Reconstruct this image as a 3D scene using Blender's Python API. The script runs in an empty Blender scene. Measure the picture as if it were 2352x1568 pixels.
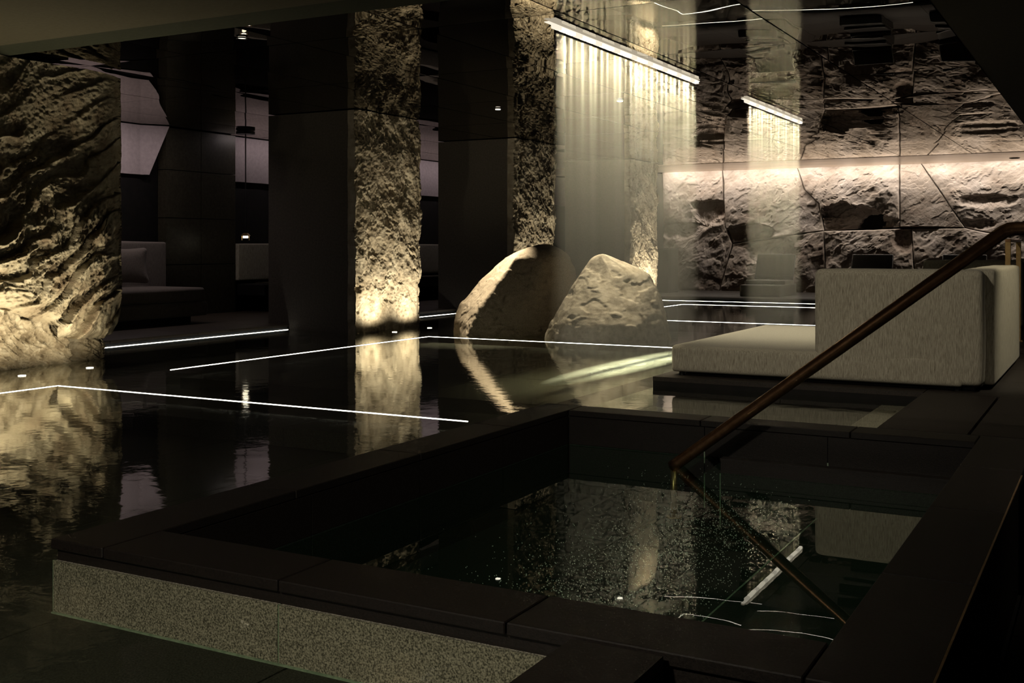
import bpy, bmesh, math, random
import numpy as np
from mathutils import Vector, Matrix

random.seed(7)
SC = bpy.context.scene
COL = SC.collection

# ------------------------------------------------------------------ camera
A = math.radians(28.6)          # the room's long axis (+Y) lies 28.6 deg right of the view axis
FPX, HY = 2553.0, 568.0
cam = bpy.data.cameras.new('camera')
cam.sensor_width = 36.0
cam.lens = FPX / 2352.0 * 36.0
cam.shift_y = -(784.0 - HY) / 2352.0
cam.clip_start = 0.05
cam.clip_end = 100
cam_o = bpy.data.objects.new('camera', cam)
COL.objects.link(cam_o)
cam_o.location = (0, 0, 1.0)
cam_o.rotation_euler = (math.radians(90), 0, A)
SC.camera = cam_o

# ------------------------------------------------------------------ world, exposure
w = bpy.data.worlds.new('world')
SC.world = w
w.use_nodes = True
w.node_tree.nodes['Background'].inputs[0].default_value = (1.0, 0.9, 0.78, 1)
w.node_tree.nodes['Background'].inputs[1].default_value = 0.0015
SC.view_settings.view_transform = 'Standard'
SC.view_settings.look = 'None'
SC.view_settings.exposure = 0.0
SC.view_settings.gamma = 1.0
SC.view_settings.use_curve_mapping = False
cy = SC.cycles
cy.use_denoising = True
cy.use_adaptive_sampling = True
cy.adaptive_threshold = 0.05
cy.adaptive_min_samples = 12
cy.max_bounces = 6
cy.diffuse_bounces = 2
cy.glossy_bounces = 3
cy.transmission_bounces = 4
cy.transparent_max_bounces = 12
cy.volume_bounces = 0
cy.sample_clamp_indirect = 30.0
cy.caustics_reflective = False
cy.caustics_refractive = False

WARM = (1.0, 0.87, 0.62)
ROSE = (1.0, 0.88, 0.74)


def light(name, kind, loc, target, energy, color=WARM, **kw):
    l = bpy.data.lights.new(name, kind)
    l.energy = energy
    l.color = color
    for k, v in kw.items():
        setattr(l, k, v)
    o = bpy.data.objects.new(name, l)
    COL.objects.link(o)
    o.location = loc
    d = Vector(target) - Vector(loc)
    o.rotation_euler = d.to_track_quat('-Z', 'Y').to_euler()
    return o


CEIL = 2.63
# cove washing the rear stone wall
light('cove_light', 'AREA', (-3.6, 22.93, 2.76), (-3.6, 23.06, 0), 160, ROSE,
      shape='RECTANGLE', size=10.4, size_y=0.05)
# lounge cove
lo = light('lounge_light', 'AREA', (-10.95, 17.2, 2.60), (-10.95, 17.2, 0), 15, (1, .83, .82),
           shape='RECTANGLE', size=0.06, size_y=10.0)
lo.rotation_euler = (0, math.radians(38), 0)
lo = light('lounge_light', 'AREA', (-10.6, 9.5, 2.60), (-10.6, 9.5, 0), 13, (1, .83, .80),
           shape='RECTANGLE', size=0.06, size_y=2.2)
lo.rotation_euler = (0, math.radians(16), 0)
# rain curtain nozzle bars
light('curtain_light', 'AREA', (-3.60, 8.80, 2.578), (-3.60, 8.80, 0), 58, (1, .87, .56),
      shape='RECTANGLE', size=0.05, size_y=3.0, spread=math.radians(40))
light('curtain_light', 'AREA', (-3.59, 13.15, 2.578), (-3.59, 13.15, 0), 42, (1, .87, .56),
      shape='RECTANGLE', size=0.05, size_y=2.3, spread=math.radians(40))
# downlights (the visible ones get a lamp body below)
DOWN = [(-5.96, 6.56, 0.06), (-6.37, 11.34, 1300), (-4.83, 11.35, 400)]
for x, y, e in DOWN[1:]:
    light('downlight_light', 'SPOT', (x, y, 2.60 if e > 1 else 2.612), (x + (.03 if e > 300 else 0), y - (.45 if e > 300 else .1 if e > 1 else 0), .4), e, WARM,
          spot_size=math.radians(40), spot_blend=0.8, shadow_soft_size=0.03 if e > 1 else .004)
# unseen fill spots that light the tub, its kerb and the daybed backs
light('tub_spot', 'SPOT', (-1.4, -0.9, 2.5), (-2.05, 2.6, -.1), 360, (1, .90, .72),
      spot_size=math.radians(54), spot_blend=0.8, shadow_soft_size=0.12)
light('daybed_fill', 'SPOT', (-1.9, 4.6, 2.55), (-1.5, 7.7, 0.2), 120, (1, .88, .68),
      spot_size=math.radians(62), spot_blend=0.8, shadow_soft_size=0.06)
light('daybed_fill', 'SPOT', (0.5, 8.9, 2.55), (-0.75, 9.0, 0.45), 150, (1, .88, .62),
      spot_size=math.radians(60), spot_blend=0.8, shadow_soft_size=0.06)  # added fill for the side backrest
light('daybed_fill', 'SPOT', (-2.9, 9.6, 2.58), (-2.5, 9.3, 0.3), 230, (1, .90, .68),
      spot_size=math.radians(70), spot_blend=0.9, shadow_soft_size=0.06)  # added fill over the mattress, where the curtain light falls short
light('rail_fill', 'SPOT', (0.7, 4.2, 2.58), (-.8, 5.7, 0.5), 60, (1, .86, .64),
      spot_size=math.radians(76), spot_blend=0.9, shadow_soft_size=0.05)  # added fill, gives the handrail its highlight
UP = []   # uplights: (x, y, aim x, aim z, energy, cone)
UP += [(-7.49, 5.77, -7.88, 1.3, 44, 165), (-7.49, 6.42, -7.95, 1.3, 32, 165), (-7.49, 5.2, -7.88, 1.3, 48, 165)]
UP += [(-7.50, 10.86, -7.86, 1.6, 60, 152), (-7.50, 11.62, -7.86, 1.6, 60, 152)]
UP += [(-7.50, 14.82, -7.86, 1.6, 60, 152), (-7.50, 15.55, -7.86, 1.6, 60, 152)]
UP += [(-7.50, 19.3, -7.86, 1.6, 56, 152), (-7.50, 19.72, -7.86, 1.6, 95, 152)]
for x, y, ax, az, e, c in UP:
    light('uplight_light', 'SPOT', (x, y, 0.03), (ax, y, az), e, WARM,
          spot_size=math.radians(c), spot_blend=0.9, shadow_soft_size=0.015)


# ------------------------------------------------------------------ materials
def nt(name):
    m = bpy.data.materials.new(name)
    m.use_nodes = True
    m.use_transparent_shadow = True
    n = m.node_tree
    n.nodes.clear()
    out = n.nodes.new('ShaderNodeOutputMaterial')
    return m, n, out


def noise_node(n, scale, detail=4, rough=0.55, stretch=(1, 1, 1), vec='Object', dist=0.0):
    tc = n.nodes.new('ShaderNodeTexCoord')
    mp = n.nodes.new('ShaderNodeMapping')
    mp.inputs['Scale'].default_value = stretch
    n.links.new(tc.outputs[vec], mp.inputs[0])
    nz = n.nodes.new('ShaderNodeTexNoise')
    nz.inputs['Scale'].default_value = scale
    nz.inputs['Detail'].default_value = detail
    nz.inputs['Roughness'].default_value = rough
    nz.inputs['Distortion'].default_value = dist
    n.links.new(mp.outputs[0], nz.inputs['Vector'])
    return nz


def ramp(n, src, stops):
    r = n.nodes.new('ShaderNodeValToRGB')
    cr = r.color_ramp
    while len(cr.elements) < len(stops):
        cr.elements.new(0.5)
    for e, (p, c) in zip(cr.elements, stops):
        e.position = p
        e.color = (*c, 1)
    n.links.new(src, r.inputs[0])
    return r


def solid(name, stops, scale=8, rough=0.8, bump=0.0, bscale=60, stretch=(1, 1, 1), spec=0.3,
          metal=0.0, bstretch=(1, 1, 1), detail=5, bdist=0.01, coat=0.0):
    """procedural surface: noise-driven colour and fine bump"""
    m, n, out = nt(name)
    b = n.nodes.new('ShaderNodeBsdfPrincipled')
    n.links.new(b.outputs[0], out.inputs[0])
    nz = noise_node(n, scale, detail, 0.6, stretch)
    r = ramp(n, nz.outputs[0], stops)
    n.links.new(r.outputs[0], b.inputs['Base Color'])
    b.inputs['Roughness'].default_value = rough
    b.inputs['Specular IOR Level'].default_value = spec
    b.inputs['Metallic'].default_value = metal
    b.inputs['Coat Weight'].default_value = coat
    if bump:
        nb = noise_node(n, bscale, 5, 0.65, bstretch)
        bp = n.nodes.new('ShaderNodeBump')
        bp.inputs['Strength'].default_value = bump
        bp.inputs['Distance'].default_value = bdist
        n.links.new(nb.outputs[0], bp.inputs['Height'])
        n.links.new(bp.outputs[0], b.inputs['Normal'])
    return m


def emit(name, col, strength):
    m, n, out = nt(name)
    e = n.nodes.new('ShaderNodeEmission')
    e.inputs[0].default_value = (*col, 1)
    e.inputs[1].default_value = strength
    n.links.new(e.outputs[0], out.inputs[0])
    return m


M = {}
M['pier_stone'] = solid('pier_stone', [(.3, (.20, .165, .115)), (.5, (.36, .31, .235)), (.7, (.47, .42, .33))],
                        5, .95, .55, 60, bdist=.010, spec=.1)
M['slab_stone'] = solid('slab_stone', [(.28, (.17, .12, .075)), (.5, (.34, .29, .20)), (.72, (.47, .42, .31))],
                        4, .95, .9, 60, bdist=.010, spec=.1)
M['wet_rock'] = solid('wet_rock', [(.3, (.13, .095, .055)), (.5, (.33, .275, .185)), (.7, (.48, .42, .31))],
                      9, .7, .8, 40, bdist=.012, spec=.3)
M['wall_stone'] = solid('wall_stone', [(.28, (.17, .125, .10)), (.45, (.29, .245, .21)), (.7, (.42, .37, .34))],
                        1.6, .95, .6, 22, bdist=.014, spec=.1, detail=8)
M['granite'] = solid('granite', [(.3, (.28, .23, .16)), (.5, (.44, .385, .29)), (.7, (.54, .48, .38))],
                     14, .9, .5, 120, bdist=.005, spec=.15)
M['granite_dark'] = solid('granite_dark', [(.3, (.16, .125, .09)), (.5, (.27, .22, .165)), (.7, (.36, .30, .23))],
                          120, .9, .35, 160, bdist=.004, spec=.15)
M['coping'] = solid('coping', [(.35, (.0035, .0022, .0015)), (.55, (.008, .0055, .0042)), (.8, (.014, .010, .008))],
                    160, .5, .35, 180, bdist=.002, spec=.35)
M['deck'] = solid('deck', [(.35, (.010, .0075, .006)), (.55, (.020, .015, .012)), (.8, (.03, .023, .019))],
                  120, .6, .3, 160, bdist=.002, spec=.35)
M['riser'] = solid('riser', [(.36, (.07, .066, .054)), (.5, (.24, .225, .185)), (.66, (.44, .41, .34))],
                   190, .85, .3, 200, bdist=.002, spec=.2, detail=2)
M['pool_tile'] = solid('pool_tile', [(.35, (.016, .017, .012)), (.6, (.045, .047, .038)), (.8, (.09, .09, .07))],
                       170, .8, .25, 160, bdist=.002, spec=.2, detail=2)
M['tub_tile'] = solid('tub_tile', [(.35, (.006, .010, .007)), (.6, (.020, .032, .023)), (.8, (.045, .065, .048))],
                      190, .8, .25, 160, bdist=.002, spec=.2, detail=2)
M['grout'] = solid('grout', [(.4, (.17, .24, .17)), (.6, (.27, .36, .26))], 40, .9)
M['dark'] = solid('dark', [(.4, (.004, .004, .004)), (.6, (.007, .006, .006))], 10, .7, spec=.2)
M['plaster'] = solid('plaster', [(.35, (.085, .075, .062)), (.65, (.115, .10, .083))], 40, .85, .3, 120, bdist=.002)
M['soffit'] = solid('soffit', [(.35, (.020, .0175, .013)), (.65, (.028, .025, .019))], 30, .9, .2, 120, bdist=.001)
M['soffit_olive'] = solid('soffit_olive', [(.35, (.085, .075, .045)), (.65, (.10, .088, .055))], 30, .9, .2, 120, bdist=.001)
M['beam_side'] = solid('beam_side', [(.35, (.032, .036, .020)), (.65, (.042, .045, .026))], 30, .9, .2, 120, bdist=.001)
M['soffit_light'] = solid('soffit_light', [(.3, (.38, .28, .20)), (.5, (.55, .44, .33)), (.7, (.68, .55, .43))],
                          1.4, .28, .1, 30, stretch=(.5, 3, 1), bdist=.002, spec=.5, metal=.7)
M['lounge_tile'] = solid('lounge_tile', [(.35, (.022, .020, .012)), (.65, (.040, .036, .025))], 30, .4, .2, 90, bdist=.001)
M['lounge_panel'] = solid('lounge_panel', [(.35, (.30, .26, .27)), (.65, (.36, .31, .32))], 20, .8)
M['wood'] = solid('wood', [(.3, (.025, .018, .012)), (.7, (.05, .036, .024))], 12, .5, stretch=(1, 12, 1))
M['copper'] = solid('copper', [(.3, (.26, .135, .07)), (.7, (.42, .24, .13))], 30, .29, metal=.95, stretch=(1, 1, 1))
M['brass'] = solid('brass', [(.3, (.42, .28, .12)), (.7, (.55, .38, .18))], 30, .35, metal=.9)
M['black_metal'] = solid('black_metal', [(.3, (.01, .01, .01)), (.7, (.016, .015, .012))], 20, .4, metal=.4)
M['leather'] = solid('leather', [(.3, (.010, .008, .007)), (.7, (.018, .015, .012))], 20, .33, .2, 120, bdist=.002, spec=.6)
M['led'] = emit('led', (1, .97, .86), 7)
M['lens'] = emit('lens', (1, .93, .78), 2.5)
M['lens_dim'] = emit('lens_dim', (1, .93, .78), 1.3)
M['lens_soft'] = emit('lens_soft', (1, .93, .78), 4)
M['nozzle'] = emit('nozzle', (1, .91, .72), 1.5)
M['nozzle_dim'] = emit('nozzle_dim', (1, .90, .72), 1.0)
M['acrylic'] = solid('acrylic', [(.4, (.6, .58, .5)), (.6, (.7, .68, .6))], 20, .3)
M['bubble'] = solid('bubble', [(.3, (.75, .8, .76)), (.7, (.9, .95, .9))], 20, .3)


def fabric(name, c0, c1, c2):
    m, n, out = nt(name)
    b = n.nodes.new('ShaderNodeBsdfPrincipled')
    n.links.new(b.outputs[0], out.inputs[0])
    nz = noise_node(n, 52, 5, 0.7, (5, 5, .35))
    r = ramp(n, nz.outputs[0], [(.34, c0), (.5, c1), (.66, c2)])
    n.links.new(r.outputs[0], b.inputs['Base Color'])
    b.inputs['Roughness'].default_value = 1
    b.inputs['Specular IOR Level'].default_value = .05
    b.inputs['Sheen Weight'].default_value = .15
    nb = noise_node(n, 60, 4, 0.7, (5, 5, .5))
    bp = n.nodes.new('ShaderNodeBump')
    bp.inputs['Strength'].default_value = .5
    bp.inputs['Distance'].default_value = .003
    n.links.new(nb.outputs[0], bp.inputs['Height'])
    n.links.new(bp.outputs[0], b.inputs['Normal'])
    return m


M['fabric'] = fabric('fabric', (.20, .18, .14), (.36, .335, .27), (.50, .47, .385))
M['fabric_dark'] = fabric('fabric_dark', (.10, .085, .075), (.16, .14, .125), (.21, .185, .165))


def water(name, rough, tint, bscale, bstr, stretch=(1, 1, 1)):
    m, n, out = nt(name)
    nz = noise_node(n, bscale, 3, .55, stretch)
    bp = n.nodes.new('ShaderNodeBump')
    bp.inputs['Strength'].default_value = bstr
    bp.inputs['Distance'].default_value = .01
    n.links.new(nz.outputs[0], bp.inputs['Height'])
    lwt = n.nodes.new('ShaderNodeLayerWeight')      # Schlick reflectance, the same from above and below
    lwt.inputs['Blend'].default_value = .5
    pw = n.nodes.new('ShaderNodeMath')
    pw.operation = 'POWER'
    n.links.new(lwt.outputs['Facing'], pw.inputs[0])
    pw.inputs[1].default_value = 4.6
    fr = n.nodes.new('ShaderNodeMath')
    fr.operation = 'MULTIPLY_ADD'
    n.links.new(pw.outputs[0], fr.inputs[0])
    fr.inputs[1].default_value = .972
    fr.inputs[2].default_value = .025
    tr = n.nodes.new('ShaderNodeBsdfTransparent')
    tr.inputs[0].default_value = (*tint, 1)
    gl = n.nodes.new('ShaderNodeBsdfGlossy')
    gl.inputs['Color'].default_value = (.98, 1, .97, 1)
    gl.inputs['Roughness'].default_value = rough
    n.links.new(bp.outputs[0], gl.inputs['Normal'])
    mx = n.nodes.new('ShaderNodeMixShader')
    n.links.new(fr.outputs[0], mx.inputs[0])
    n.links.new(tr.outputs[0], mx.inputs[1])
    n.links.new(gl.outputs[0], mx.inputs[2])
    n.links.new(mx.outputs[0], out.inputs[0])
    return m


M['water'] = water('water', .045, (.86, .875, .80), 7, .10)
M['tub_water'] = water('tub_water', .004, (.70, .84, .74), 2.5, .012)

# mirror-polished dark ceiling panel
m, n, out = nt('mirror_panel')
g = n.nodes.new('ShaderNodeBsdfGlossy')
g.inputs['Roughness'].default_value = .007
lw = n.nodes.new('ShaderNodeFresnel')
lw.inputs['IOR'].default_value = 3.2
mixc = ramp(n, lw.outputs[0], [(.2, (.30, .29, .27)), (.75, (.60, .57, .52))])
n.links.new(mixc.outputs[0], g.inputs['Color'])
n.links.new(g.outputs[0], out.inputs[0])
M['mirror'] = m


# ------------------------------------------------------------------ object helpers
def mesh_obj(name, verts, faces, mat, parent=None, smooth=False):
    me = bpy.data.meshes.new(name)
    me.from_pydata([tuple(v) for v in verts], [], [tuple(f) for f in faces])
    me.update()
    if smooth:
        me.polygons.foreach_set('use_smooth', [True] * len(me.polygons))
    if mat:
        me.materials.append(mat)
    o = bpy.data.objects.new(name, me)
    COL.objects.link(o)
    if parent is not None:
        o.parent = parent
        o.location = Vector((0, 0, 0)) - Vector(world_loc(parent))
    return o


def world_loc(p):
    v = Vector(p.location)
    while p.parent is not None:
        p = p.parent
        v = v + Vector(p.location)
    return v


def bm_obj(name, bm, mat, parent=None, smooth=False):
    me = bpy.data.meshes.new(name)
    bm.to_mesh(me)
    bm.free()
    if smooth:
        me.polygons.foreach_set('use_smooth', [True] * len(me.polygons))
    if mat:
        me.materials.append(mat)
    o = bpy.data.objects.new(name, me)
    COL.objects.link(o)
    if parent is not None:
        o.parent = parent
        o.location = Vector((0, 0, 0)) - Vector(world_loc(parent))
    return o


def add_box(bm, x0, x1, y0, y1, z0, z1, bev=0.0, seg=2):
    r = bmesh.ops.create_cube(bm, size=1)
    vs = r['verts']
    for v in vs:
        v.co = Vector(((x0 + x1) / 2 + v.co.x * (x1 - x0), (y0 + y1) / 2 + v.co.y * (y1 - y0),
                       (z0 + z1) / 2 + v.co.z * (z1 - z0)))
    if bev:
        es = list({e for v in vs for e in v.link_edges})
        bmesh.ops.bevel(bm, geom=es, offset=bev, segments=seg, profile=.6, affect='EDGES')


def box(name, x0, x1, y0, y1, z0, z1, mat, parent=None, bev=0.0, seg=2, smooth=False):
    bm = bmesh.new()
    add_box(bm, x0, x1, y0, y1, z0, z1, bev, seg)
    return bm_obj(name, bm, mat, parent, smooth)


def tube(path, r, seg=16, cap=True):
    bm = bmesh.new()
    rings = []
    P = [Vector(p) for p in path]
    prevn = None
    for i, p in enumerate(P):
        a = (P[i] - P[i - 1]).normalized() if i > 0 else (P[1] - P[0]).normalized()
        b = (P[i + 1] - P[i]).normalized() if i < len(P) - 1 else a
        t = (a + b).normalized()
        up = Vector((0, 1, 0)) if abs(t.y) < .9 else Vector((0, 0, 1))
        u = t.cross(up).normalized()
        v = t.cross(u).normalized()
        k = 1 / max(.5, t.dot(b))
        ring = []
        for j in range(seg):
            q = 2 * math.pi * j / seg
            # miter: stretch across the bend plane
            ring.append(bm.verts.new(p + u * math.cos(q) * r * k + v * math.sin(q) * r))
        rings.append(ring)
    for a, b in zip(rings, rings[1:]):
        for j in range(seg):
            bm.faces.new((a[j], a[(j + 1) % seg], b[(j + 1) % seg], b[j]))
    if cap:
        bm.faces.new(rings[0][::-1])
        bm.faces.new(rings[-1])
    bmesh.ops.recalc_face_normals(bm, faces=bm.faces)
    return bm


def cyl(name, x, y, z0, z1, r, mat, parent=None, seg=24, r2=None):
    bm = bmesh.new()
    bmesh.ops.create_cone(bm, cap_ends=True, segments=seg, radius1=r, radius2=r if r2 is None else r2,
                          depth=z1 - z0, matrix=Matrix.Translation((x, y, (z0 + z1) / 2)))
    return bm_obj(name, bm, mat, parent)


def thing(name, loc, label, cat, group=None, kind=None):
    o = bpy.data.objects.new(name, None)
    o.empty_display_size = .1
    COL.objects.link(o)
    o.location = loc
    return tag(o, label, cat, group, kind)


def tag(o, label=None, cat=None, group=None, kind=None):
    if label: o['label'] = label
    if cat: o['category'] = cat
    if group: o['group'] = group
    if kind: o['kind'] = kind
    return o


def copy_tree(o, parent=None):
    c = o.copy()
    COL.objects.link(c)
    c.parent = parent
    for ch in [k for k in bpy.data.objects if k.parent == o]:
        copy_tree(ch, c)
    return c


# ------------------------------------------------------------------ vector noise
RS = np.random.RandomState(11)
PERM = RS.permutation(256)
PERM = np.concatenate([PERM, PERM, PERM]).astype(np.int64)
GR = RS.normal(size=(256, 3))
GR /= np.linalg.norm(GR, axis=1)[:, None]


def perlin(x, y, z):
    xi, yi, zi = np.floor(x).astype(np.int64), np.floor(y).astype(np.int64), np.floor(z).astype(np.int64)
    xf, yf, zf = x - xi, y - yi, z - zi
    u, v, w_ = [t * t * t * (t * (t * 6 - 15) + 10) for t in (xf, yf, zf)]
    res = 0
    for dx in (0, 1):
        for dy in (0, 1):
            for dz in (0, 1):
                h = PERM[PERM[PERM[(xi + dx) & 255] + ((yi + dy) & 255)] + ((zi + dz) & 255)]
                g = GR[h]
                d = g[..., 0] * (xf - dx) + g[..., 1] * (yf - dy) + g[..., 2] * (zf - dz)
                res = res + d * (u if dx else 1 - u) * (v if dy else 1 - v) * (w_ if dz else 1 - w_)
    return res


def fbm(x, y, z, o=5, lac=2.05, gain=.5):
    s, a = 0, 1
    for i in range(o):
        s = s + a * perlin(x, y, z)
        x, y, z = x * lac + 3.1, y * lac + 1.7, z * lac + 5.3
        a *= gain
    return s


def ridged(x, y, z, o=5, lac=2.1, gain=.5):
    s, a = 0, 1
    for i in range(o):
        s = s + a * (1 - 2 * np.abs(perlin(x, y, z)) * 1.6)
        x, y, z = x * lac + 3.1, y * lac + 1.7, z * lac + 5.3
        a *= gain
    return s * .5


def grid_faces(nu, nv, wrap=False, off=0):
    """faces of an nu x nv vertex grid (index = i*nv + j)"""
    i = np.arange(nu - 1 + (1 if wrap else 0))[:, None]
    j = np.arange(nv - 1)[None, :]
    a = i * nv + j
    b = ((i + 1) % nu) * nv + j
    return (np.stack([a, b, b + 1, a + 1], -1).reshape(-1, 4) + off)


def np_obj(name, V, Fq, mat, parent=None, smooth=True):
    """fast mesh from numpy verts and quads"""
    me = bpy.data.meshes.new(name)
    V = np.ascontiguousarray(V, dtype=np.float32)
    Fq = np.ascontiguousarray(Fq, dtype=np.int32)
    me.vertices.add(len(V))
    me.vertices.foreach_set('co', V.ravel())
    me.loops.add(Fq.size)
    me.loops.foreach_set('vertex_index', Fq.ravel())
    me.polygons.add(len(Fq))
    me.polygons.foreach_set('loop_start', np.arange(0, Fq.size, 4, dtype=np.int32))
    me.polygons.foreach_set('loop_total', np.full(len(Fq), 4, dtype=np.int32))
    me.polygons.foreach_set('use_smooth', np.full(len(Fq), smooth))
    me.update(calc_edges=True)
    me.validate()
    me.materials.append(mat)
    o = bpy.data.objects.new(name, me)
    COL.objects.link(o)
    if parent is not None:
        o.parent = parent
        o.location = -world_loc(parent)
    return o


def sstep(a, b, t):
    t = np.clip((t - a) / (b - a), 0, 1)
    return t * t * (3 - 2 * t)


# ================================================================== STRUCTURE
DK = .066     # deck and kerb level above the big pool's water

# --- pool floor, basin
fl = thing('floor', (-5, 10, -.20), None, None, kind='structure')
# pool floor slabs: tiles near the camera are single pieces, farther ones one bed
box('pool_bed', -9.3, 2.4, -1.0, 24.4, -.60, -.43, M['dark'], fl)
tx = [-9.3 + i * 1.245 for i in range(6)]
tiles_proto = {}
def tile(name, x0, x1, y0, y1, z0, z1, mat, parent, gap=.004):
    key = (round(x1 - x0, 3), round(y1 - y0, 3), round(z1 - z0, 3), mat.name)
    if key not in tiles_proto:
        o = box(name, -(x1 - x0) / 2 + gap, (x1 - x0) / 2 - gap, -(y1 - y0) / 2 + gap, (y1 - y0) / 2 - gap,
                -(z1 - z0) / 2, (z1 - z0) / 2, mat)
        tiles_proto[key] = o.data
    else:
        o = bpy.data.objects.new(name, tiles_proto[key])
        COL.objects.link(o)
    o.parent = parent
    o.location = Vector(((x0 + x1) / 2, (y0 + y1) / 2, (z0 + z1) / 2)) - world_loc(parent)
    return o


# deep front and left floor (apparent depth .17)
ys = [-.52 + .98 * k for k in range(7)]
for i in range(7):
    for k in range(6):
        x0, x1 = -9.23 + .9 * i, -8.33 + .9 * i
        y0, y1 = ys[k], ys[k] + .98
        if x0 > -3.6 and y1 > 2.5:
            continue
        tile('floor_tile', x0, x1, y0, y1, -.43, -.17, M['pool_tile'], fl)
for k in range(3):
    for i in range(2):
        tile('floor_tile', -2.93 + .9 * i, -2.03 + .9 * i, ys[k], min(ys[k] + .98, 2.42), -.43, -.17, M['pool_tile'], fl)
# floor behind row Y=5.5 .. 20 : larger slabs
for i in range(8):
    for k in range(10):
        x0 = -8.85 + .98 * i
        y0 = 5.36 + 1.48 * k
        if x0 > -3.2 and y0 < 7.0:
            y_end = 5.97
        if x0 + .98 > -1.0:
            continue
        z = -.15
        if x0 > -3.2 and y0 < 5.97:
            tile('floor_tile', x0, x0 + .98, 5.97, y0 + 1.48, -.43, z, M['pool_tile'], fl)
            continue
        tile('floor_tile', x0, x0 + .98, y0, y0 + 1.48, -.43, z, M['pool_tile'], fl)

# shallow submerged shelves whose rims carry the light strips
def shelf(x0, x1, y0, y1, z=-.035, mat='pool_tile', pitch=1.2):
    p = thing('floor_shelf', (x0, y0, z), None, None, kind='structure')
    nx = max(1, round((x1 - x0) / pitch))
    ny = max(1, round((y1 - y0) / pitch))
    for i in range(nx):
        for j in range(ny):
            tile('floor_tile', x0 + (x1 - x0) * i / nx, x0 + (x1 - x0) * (i + 1) / nx,
                 y0 + (y1 - y0) * j / ny, y0 + (y1 - y0) * (j + 1) / ny, z - .11, z, M[mat], p)
    return p


shelf(-6.72, -3.05, 5.05, 5.44, -.05)
shelf(-6.72, -3.35, 6.66, 10.46, -.06)
shelf(-8.80, -6.78, 4.2, 5.44, -.06)
shelf(-6.70, -3.2, 14.43, 18.5, -.06)
shelf(-8.80, -8.45, 7.3, 10.5, -.03)
shelf(-8.80, -8.45, 12.0, 14.4, -.03)

# --- decks (solid, their own slabs)
def slabs(name, x0, x1, y0, y1, z0, z1, nx, ny, mat, gap=.003, base=True):
    p = thing(name, ((x0 + x1) / 2, (y0 + y1) / 2, z1), None, None, kind='structure')
    if base:
        box('bed', x0 + .004, x1 - .004, y0 + .004, y1 - .004, z0, z1 - .02, M['dark'], p)
    for i in range(nx):
        for j in range(ny):
            tile('paving_slab', x0 + (x1 - x0) * i / nx, x0 + (x1 - x0) * (i + 1) / nx,
                 y0 + (y1 - y0) * j / ny, y0 + (y1 - y0) * (j + 1) / ny, z1 - .03, z1, mat, p, gap)
    return p


slabs('floor_deck', -1.10, 2.3, 7.55, 13.7, -.45, DK, 4, 7, M['deck'])
slabs('floor_deck', -2.96, -1.10, 7.55, 13.7, -.45, DK, 2, 7, M['deck'])
slabs('floor_deck', -1.10, -.66, 5.97, 7.55, -.45, DK, 1, 2, M['deck'])
slabs('floor_deck', -.65, 2.3, 5.97, 7.55, -.45, DK, 3, 2, M['deck'])
slabs('floor_deck', -.33, 2.3, 5.02, 5.97, -.45, DK, 3, 1, M['deck'])
slabs('floor_deck', -1.10, 2.3, 13.7, 20.0, -.45, DK, 3, 5, M['deck'])
slabs('floor_deck', -12.0, 2.3, 20.0, 23.5, -.45, DK, 11, 3, M['deck'])
slabs('floor_lounge', -12.0, -8.87, 3.0, 20.0, -.45, DK, 3, 14, M['wood'])
# walkway the photographer stands beside, and the lower stair well
slabs('floor_walkway', -1.15, -.91, -.8, 2.40, -.45, DK, 1, 4, M['coping'])
slabs('floor_lower', -.91, -.33, -.8, 2.40, -.60, -.37, 1, 4, M['coping'])
slabs('floor_lower', -.33, 1.4, -.8, 5.02, -.60, -.37, 3, 8, M['coping'])
box('trim_1', -.335, 1.4, 5.0, 5.02, -.37, DK - .03, M['coping'])['kind'] = 'structure'

# --- step in the small water court beside the daybed, catches the light
stp = thing('floor_step', (-1.25, 6.5, -.03), None, None, kind='structure')
for k in range(2):
    tile('paving_slab', -1.36, -1.10, 6.0 + .78 * k, 6.78 + .76 * k, -.14, -.028, M['riser'], stp)

# --- tub kerb of dark coping stones
kerb = thing('wall_kerb', (-1.7, 4.2, DK), None, None, kind='structure')
def coping(x0, x1, y0, y1):
    return box('coping_stone', x0 + .0025, x1 - .0025, y0 + .0025, y1 - .0025, DK - .032, DK, M['coping'], kerb, .003, 1)


Y = [2.42, 3.35, 4.22, 5.09, 5.96]
for a, b in zip(Y, Y[1:]):
    coping(-3.01, -2.77, a, b)
Xb = [-2.77, -1.98, -1.19, -.60]
for a, b in zip(Xb, Xb[1:]):
    coping(a, b, 5.75, 5.96)
Xf = [-2.77, -2.07, -1.34, -.60]
for a, b in zip(Xf, Xf[1:]):
    coping(a, b, 2.42, 2.67)
Yr = [2.42, 3.31, 4.25, 5.10, 5.96]
for a, b in zip(Yr, Yr[1:]):
    coping(-.60, -.345, a, b)
box('edge_highlight', -.349, -.343, 2.42, 5.0, DK - .005, DK + .0008, M['brass'], kerb)  # brass strip added to draw the highlight on the kerb's outer edge
# core under the coping, slightly set back, and the dark frieze above the water line
for x0, x1, y0, y1 in [(-2.995, -2.78, 2.44, 5.94), (-.59, -.36, 2.44, 5.94), (-2.78, -.59, 5.765, 5.94), (-2.78, -.59, 2.44, 2.655)]:
    box('kerb_core', x0, x1, y0, y1, -.58, DK - .032, M['coping'], kerb)
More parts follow.
